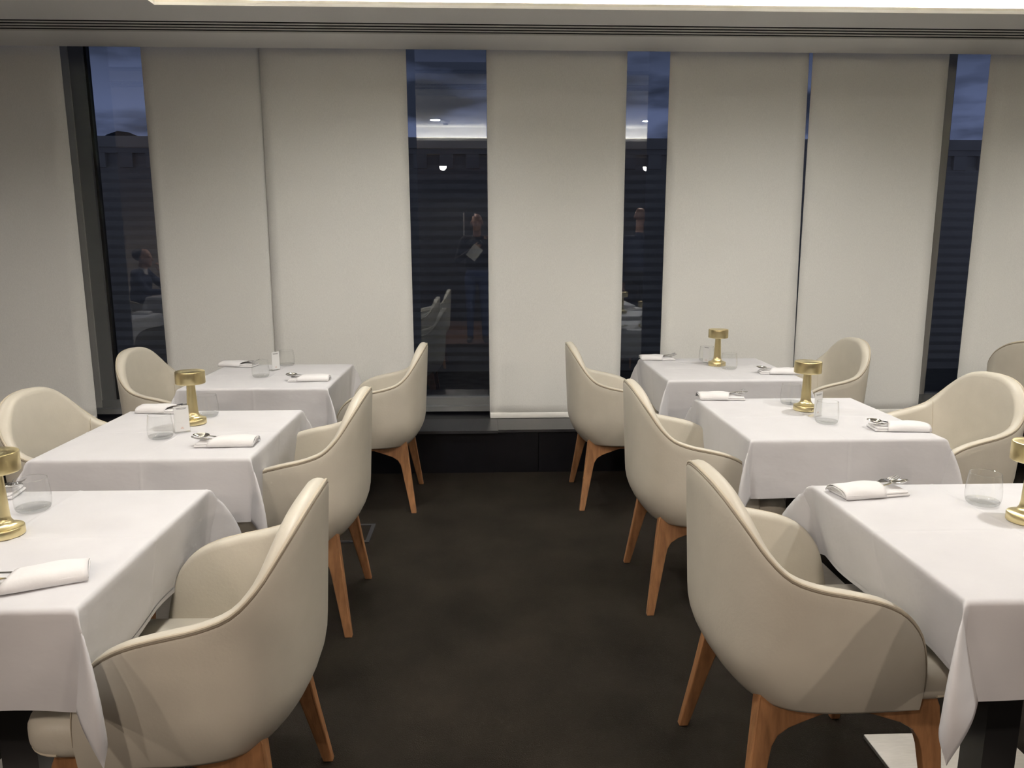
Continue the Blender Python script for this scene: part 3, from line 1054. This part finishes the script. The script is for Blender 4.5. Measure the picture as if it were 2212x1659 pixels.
# ================================================================== FLOOR BOX
fb = empty('floor_socket_box', (-0.70, 3.735, 0.0), R(0))
tag(fb, 'square metal floor socket box with a carpet insert beside the middle left chair', 'floor box')
s = MB()
for (a, b, c, d) in ((-0.125, 0.125, -0.125, -0.100), (-0.125, 0.125, 0.105, 0.125), (-0.125, -0.105, -0.100, 0.105), (0.105, 0.125, -0.100, 0.105)):
    s.box(a, b, c, d, 0.0, 0.005)
s.build('frame', 'sill_metal', fb)
MB().box(-0.104, 0.104, -0.099, 0.104, 0.0, 0.0035).build('lid', 'carpet', fb)
MB().box(-0.03, 0.03, -0.116, -0.108, 0.005, 0.0062).build('cable_flap', 'black_metal', fb)
MB().box(0.06, 0.085, -0.116, -0.108, 0.005, 0.0062).build('cable_flap', 'black_metal', fb)

# ================================================================== CEILING LIGHTS
def downlight(x, y, z, power, color, label, lens='lens_glow', spread=150, blend=0.8, r=0.055):
    o = empty('downlight', (x, y, z))
    tag(o, label, 'ceiling light', 'round ceiling downlights')
    MB().lathe([(r + 0.014, -0.004), (r + 0.014, -0.0005), (r, -0.0005), (r, -0.004)], 32, False, False).build('trim_ring', 'white_plastic', o, True)
    MB().lathe([(r, -0.003), (r, -0.001)], 32).build('lens', lens, o)
    ld = bpy.data.lights.new('downlight_beam', 'SPOT')
    ld.energy = power; ld.color = color; ld.spot_size = R(spread); ld.spot_blend = blend
    ld.shadow_soft_size = 0.05
    lo = bpy.data.objects.new('downlight_beam', ld)
    link(lo, o); lo.location = (0, 0, -0.012)
    return o
ZR = ZC + RH
for (x, nm) in ((-0.53, 'over the aisle'), (1.87, 'over the right tables'), (4.25, 'right of the frame')):
    downlight(x, 1.78, ZR, POWER_RECESS, COL_DOWN, 'bright round downlight in the ceiling recess, rear row, ' + nm)
    downlight(x, 3.60, ZR, POWER_RECESS, COL_DOWN, 'bright round downlight in the ceiling recess, window row, ' + nm)
downlight(-2.9, 3.3, ZC, POWER_RECESS * 0.55, COL_DOWN, 'round downlight in the lower ceiling above the left tables')
downlight(-2.9, 1.3, ZC, POWER_RECESS * 0.55, COL_DOWN, 'round downlight in the lower ceiling left of the camera')
downlight(-5.25, -0.05, ZC - 0.10, POWER_BEHIND, COL_WARM, 'round downlight above the seated man, seen in reflection')
for (x, y) in ((-0.58, -0.75), (2.4, -0.75), (-3.2, -0.9), (0.9, -2.2), (-2.0, -2.2)):
    downlight(x, y, ZC - 0.10, POWER_BEHIND, COL_WARM, 'warm downlight in the dark rear ceiling at %s' % {(-0.58, -0.75): 'the photographer', (2.4, -0.75): 'the standing man', (-3.2, -0.9): 'the left rear', (0.9, -2.2): 'the rear door', (-2.0, -2.2): 'the rear left corner'}[(x, y)], lens='lens_dim', spread=176, blend=0.35, r=0.04)
sm = empty('smoke_detector', (-0.42, RY0 + 0.35, ZR)); tag(sm, 'small round smoke detector on the recess ceiling, seen in reflection', 'smoke detector')
MB().lathe([(0.055, 0.0), (0.055, -0.014), (0.047, -0.03)], 24).build('body', 'white_plastic', sm, True)
MB().lathe([(0.03, -0.03), (0.026, -0.042)], 20).build('sensor', 'frame_metal', sm, True)

# ================================================================== REAR DOOR
dr = empty('door_1', (-0.25, YB, 0)); tag(dr, kind='structure')
for sx in (-1, 1):
    lf = MB().box(min(0.004 * sx, 0.9 * sx), max(0.004 * sx, 0.9 * sx), 0.0, 0.045, 0.005, 2.25).build('door_leaf', 'door_dark', dr)
    hd_ = MB().tube([(0.10 * sx, 0.095, 1.15), (0.10 * sx, 0.095, 1.95)], 0.014, 12)
    hd_.tube([(0.10 * sx, 0.045, 1.25), (0.10 * sx, 0.095, 1.25)], 0.009, 8).tube([(0.10 * sx, 0.045, 1.85), (0.10 * sx, 0.095, 1.85)], 0.009, 8)
    hd_.build('door_handle', 'steel', lf, True)

# ================================================================== PEOPLE (seen mirrored in the windows)
def capsule(p0, p1, r0, r1, n=14):
    p0, p1 = Vector(p0), Vector(p1)
    d = p1 - p0
    L = max(d.length, 1e-6); d = d / L
    x = d.orthogonal().normalized(); y = d.cross(x)
    prof = []
    for k in range(6):
        a = -math.pi / 2 + (math.pi / 2) * k / 5
        prof.append((r0 * math.cos(a), r0 * math.sin(a)))
    for k in range(6):
        a = (math.pi / 2) * k / 5
        prof.append((r1 * math.cos(a), L + r1 * math.sin(a)))
    v = []; f = []
    for r_, h in prof:
        r_ = max(r_, 1e-4)
        for k in range(n):
            a = 2 * math.pi * k / n
            v.append(p0 + d * h + (x * math.cos(a) + y * math.sin(a)) * r_)
    for i in range(len(prof) - 1):
        for k in range(n):
            k2 = (k + 1) % n
            f.append((i * n + k, i * n + k2, (i + 1) * n + k2, (i + 1) * n + k))
    f.append(tuple(range(n - 1, -1, -1))); f.append(tuple((len(prof) - 1) * n + k for k in range(n)))
    return v, f
def ellipsoid(c, r, n=18, m_=12, tilt=0.0):
    v = []; f = []
    M_ = Matrix.Rotation(tilt, 3, 'X')
    for i in range(m_ + 1):
        th = math.pi * (i + 0.001) / (m_ + 0.002)
        for k in range(n):
            a = 2 * math.pi * k / n
            v.append(Vector(c) + M_ @ Vector((r[0] * math.sin(th) * math.cos(a), r[1] * math.sin(th) * math.sin(a), r[2] * math.cos(th))))
    for i in range(m_):
        for k in range(n):
            k2 = (k + 1) % n
            f.append((i * n + k, (i + 1) * n + k, (i + 1) * n + k2, i * n + k2))
    f.append(tuple(range(n))); f.append(tuple(m_ * n + k for k in range(n - 1, -1, -1)))
    return v, f

def build_person(name, prims, mats, loc, rz, label, voxel=0.006):
    """prims: (kind, args, material index). Fused into one continuous skin."""
    mb = MB()
    for k, a, mi in prims:
        v, f = capsule(*a) if k == 'c' else ellipsoid(*a)
        mb.add(v, f)
    tmp = mb.build('tmp', 'skin')
    md = tmp.modifiers.new('r', 'REMESH'); md.mode = 'VOXEL'; md.voxel_size = voxel
    sm_ = tmp.modifiers.new('s', 'SMOOTH'); sm_.iterations = 5; sm_.factor = 0.5
    dg = bpy.context.evaluated_depsgraph_get()
    me = bpy.data.meshes.new_from_object(tmp.evaluated_get(dg))
    bpy.data.objects.remove(tmp, do_unlink=True)
    npol = len(me.polygons)
    cen = np.empty(npol * 3); me.polygons.foreach_get('center', cen); cen = cen.reshape(-1, 3)
    best = np.full(npol, 1e9); mi_ = np.zeros(npol, dtype=np.int32)
    for k, a, mi in prims:
        if k == 'c':
            p0 = np.array(a[0]); p1 = np.array(a[1]); d = p1 - p0; L2 = d @ d + 1e-9
            t_ = np.clip(((cen - p0) @ d) / L2, 0, 1)
            dist = np.linalg.norm(cen - (p0 + t_[:, None] * d), axis=1) - (a[2] + (a[3] - a[2]) * t_)
        else:
            c = np.array(a[0]); r_ = np.array(a[1])
            dist = (np.linalg.norm((cen - c) / r_, axis=1) - 1) * r_.min()
        w_ = dist < best
        best[w_] = dist[w_]; mi_[w_] = mi
    me.materials.clear()
    for mm in mats: me.materials.append(MATS[mm])
    me.polygons.foreach_set('material_index', mi_)
    me.polygons.foreach_set('use_smooth', [True] * npol)
    me.update()
    o = bpy.data.objects.new(name, me); link(o)
    o.location = loc; o.rotation_euler = (0, 0, rz)
    tag(o, label, 'person')
    return o

def head(c, mi_skin, look_down=0.25, hair=None):
    """facing +Y; c = centre of the skull"""
    x, y, z = c
    P = [('e', ((x, y - 0.008, z + 0.028), (0.076, 0.096, 0.090)), mi_skin),
         ('e', ((x, y + 0.022, z - 0.040), (0.062, 0.070, 0.082)), mi_skin),
         ('c', ((x, y + 0.058, z - 0.090), (x, y + 0.060, z - 0.092), 0.030, 0.028), mi_skin),       # chin
         ('c', ((x, y + 0.086, z + 0.008), (x, y + 0.112, z - 0.032), 0.010, 0.015), mi_skin),       # nose
         ('c', ((x - 0.034, y + 0.078, z + 0.020), (x + 0.034, y + 0.078, z + 0.020), 0.014, 0.014), mi_skin),   # brow
         ('c', ((x - 0.020, y + 0.082, z - 0.060), (x + 0.020, y + 0.082, z - 0.060), 0.009, 0.009), mi_skin)]   # lips
    for s_ in (-1, 1):
        P.append(('e', ((x + s_ * 0.080, y - 0.005, z - 0.010), (0.012, 0.022, 0.034)), mi_skin))
    return P

def hand(w, d, up, side, mi, curl=0.6):
    """palm at w, fingers along d, thumb towards side"""
    w, d, up, side = Vector(w), Vector(d).normalized(), Vector(up).normalized(), Vector(side).normalized()
    P = []
    for k, L in zip((-1.5, -0.5, 0.5, 1.5), (0.062, 0.074, 0.078, 0.068)):
        b = w + d * 0.075 + side * (k * 0.019)
        m1 = b + (d * math.cos(curl * 0.5) + up * math.sin(curl * 0.5)) * L * 0.5
        m2 = m1 + (d * math.cos(curl * 1.4) + up * math.sin(curl * 1.4)) * L * 0.5
        P.append(('c', (tuple(w + side * k * 0.012 + d * 0.02), tuple(b), 0.013, 0.0105), mi))
        P.append(('c', (tuple(b), tuple(m1), 0.0100, 0.0092), mi))
        P.append(('c', (tuple(m1), tuple(m2), 0.0092, 0.0080), mi))
    t0 = w + d * 0.015 + side * 0.022
    t1 = t0 + side * 0.032 + d * 0.030 + up * 0.010
    t2 = t1 + d * 0.030 + side * 0.006 + up * 0.012
    P.append(('c', (tuple(t0), tuple(t1), 0.014, 0.011), mi))
    P.append(('c', (tuple(t1), tuple(t2), 0.011, 0.009), mi))
    return P

def standing(jm, tm, arms, head_c, sm, shoe, lean=0.0):
    P = []
    for s_ in (-1, 1):
        P += [('c', ((s_ * 0.095, 0.0, 0.92), (s_ * 0.105, 0.02, 0.50), 0.092, 0.060), tm),
              ('c', ((s_ * 0.105, 0.02, 0.50), (s_ * 0.110, -0.02, 0.10), 0.060, 0.046), tm),
              ('c', ((s_ * 0.110, -0.03, 0.055), (s_ * 0.125, 0.13, 0.036), 0.046, 0.036), shoe)]
    P += [('e', ((0, 0.0, 0.98), (0.175, 0.125, 0.13)), tm),
          ('e', ((0, 0.0, 1.16), (0.178, 0.128, 0.20)), jm),
          ('e', ((0, 0.0, 1.34), (0.198, 0.128, 0.19)), jm),
          ('c', ((-0.165, -0.01, 1.475), (0.165, -0.01, 1.475), 0.066, 0.066), jm),
          ('c', ((0, -0.01, 1.46), (0, 0.0, 1.535), 0.090, 0.066), jm),
          ('c', ((0, 0.0, 1.50), (head_c[0], head_c[1] - 0.01, head_c[2] - 0.07), 0.056, 0.056), sm)]
    P += arms
    P += head(head_c, sm)
    return P

# the photographer: stands behind the camera, phone in both hands, a white card in the left one
px_, py_ = -0.09, -0.40
def L(p): return (p[0] - px_, p[1] - py_, p[2])
wl_, wr_ = L((-0.150, -0.085, 1.340)), L((0.125, -0.075, 1.430))
arms = [('c', ((-0.195, -0.01, 1.465), (-0.285, 0.06, 1.185), 0.056, 0.046), 0), ('c', ((-0.285, 0.06, 1.185), wl_, 0.046, 0.033), 0),
        ('c', ((0.195, -0.01, 1.465), (0.330, 0.06, 1.230), 0.056, 0.046), 0), ('c', ((0.330, 0.06, 1.230), wr_, 0.046, 0.033), 0)]
arms += hand(Vector(wl_) + Vector((0.005, 0.010, 0.008)), (0.75, 0.35, 0.30), (0.3, -0.2, 0.8), (0.0, 0.45, 0.65), 2, 0.8)
arms += hand(Vector(wr_) + Vector((-0.005, 0.008, 0.004)), (-0.70, 0.40, 0.15), (0, -0.3, 0.9), (-0.1, -0.2, 0.9), 2, 0.9)
pr = standing(0, 1, arms, (0.0, 0.07, 1.718), 2, 3)
pr += [('c', ((-0.045, 0.138, 1.655), (0.045, 0.138, 1.655), 0.010, 0.010), 4)] if False else []
build_person('person', pr, ['jumper_dark', 'denim', 'skin', 'shoe_dark'], (px_, py_, 0.0), 0.0,
             'bald man in dark clothes taking the picture, mirrored in the central window gap')
ph = empty('phone', (0.012, -0.010, 1.452)); tag(ph, 'dark phone held sideways by the bald man, seen in reflection', 'phone')
o = MB().slab(rrect(-0.074, 0.074, -0.036, 0.036, 0.010, 5), -0.004, 0.004, 0.002, 3).build('body', 'phone_body', ph, True)
o.rotation_euler = (R(90), 0, 0)
for (dx, dz) in ((-0.050, 0.012), (-0.034, -0.006)):
    l_ = MB().lathe([(0.009, 0.0), (0.009, 0.0025), (0.007, 0.003)], 20).build('lens', 'steel', ph, True)
    l_.rotation_euler = (R(-90), 0, 0); l_.location = (dx, 0.004, dz)
bk = MB().box(-0.075, 0.075, -0.006, 0.006, -0.10, 0.10).build('booklet', 'paper')
bk.location = (-0.125, -0.045, 1.300); bk.rotation_euler = (R(-18), R(38), R(0))
tag(bk, 'white booklet held tilted in the hand of the bald man, seen in reflection', 'booklet')

# second standing man, to the right of the frame
arms = [('c', ((-0.195, -0.01, 1.465), (-0.250, -0.02, 1.16), 0.056, 0.045), 0), ('c', ((-0.250, -0.02, 1.16), (-0.10, 0.20, 1.12), 0.045, 0.032), 0),
        ('c', ((0.195, -0.01, 1.465), (0.245, -0.02, 1.15), 0.056, 0.045), 0), ('c', ((0.245, -0.02, 1.15), (0.235, 0.06, 0.90), 0.045, 0.032), 0)]
arms += hand((-0.085, 0.215, 1.12), (0.8, 0.4, 0.0), (0, 0, 1), (0, 0.3, 0.8), 2, 0.5)
arms += hand((0.235, 0.062, 0.875), (0, 0.15, -1), (-1, 0.2, 0), (0, 1, 0), 2, 0.4)
pr = standing(0, 1, arms, (0.0, 0.035, 1.80), 2, 3)
build_person('person', pr, ['jumper_navy', 'trousers_dark', 'skin', 'shoe_dark'], (2.20, -0.15, 0.0), R(205),
             'standing man in a navy top with his back turned, mirrored in the narrow window gap')

# seated man at the far left, facing +X (built facing +Y, then turned)
hz = 0.47
P = []
for s_ in (-1, 1):
    P += [('c', ((s_ * 0.095, -0.04, hz + 0.085), (s_ * 0.13, 0.40, hz + 0.065), 0.088, 0.062), 1),
          ('c', ((s_ * 0.13, 0.40, hz + 0.065), (s_ * 0.13, 0.36, 0.10), 0.060, 0.045), 1),
          ('c', ((s_ * 0.13, 0.34, 0.055), (s_ * 0.14, 0.49, 0.036), 0.045, 0.036), 3)]
P += [('e', ((0, -0.05, hz + 0.11), (0.175, 0.13, 0.12)), 1), ('e', ((0, -0.05, hz + 0.27), (0.175, 0.125, 0.19)), 0),
      ('e', ((0, -0.03, hz + 0.43), (0.195, 0.125, 0.18)), 0), ('c', ((-0.165, -0.02, hz + 0.56), (0.165, -0.02, hz + 0.56), 0.066, 0.066), 0),
      ('c', ((0, -0.02, hz + 0.54), (0, 0.0, hz + 0.615), 0.088, 0.064), 4), ('c', ((0, 0.0, hz + 0.58), (0, 0.02, hz + 0.70), 0.056, 0.056), 2)]
P += [('c', ((-0.20, -0.02, hz + 0.55), (-0.26, 0.16, hz + 0.33), 0.056, 0.045), 0), ('c', ((-0.26, 0.16, hz + 0.33), (-0.16, 0.40, hz + 0.335), 0.045, 0.032), 0),
      ('c', ((0.20, -0.02, hz + 0.55), (0.25, 0.18, hz + 0.36), 0.056, 0.045), 0), ('c', ((0.25, 0.18, hz + 0.36), (0.06, 0.22, hz + 0.56), 0.045, 0.032), 0)]
P += hand((-0.155, 0.415, hz + 0.335), (0.3, 0.9, 0), (0, 0, -1), (1, 0, 0), 2, 0.3)
P += hand((0.055, 0.225, hz + 0.575), (-0.3, 0.1, 0.9), (-0.6, -0.6, 0.2), (-0.7, -0.2, 0), 2, 0.9)
P += head((0, 0.035, hz + 0.77), 2)
P += [('e', ((0, -0.018, hz + 0.812), (0.083, 0.103, 0.085)), 5)]
build_person('person', P, ['jumper_navy', 'trousers_dark', 'skin', 'shoe_dark', 'shirt_white', 'hair_dark'], (-4.55, 0.30, 0.0), R(-90),
             'dark-haired seated man in navy at a table, mirrored in the left window gap')

bpy.context.view_layer.update()
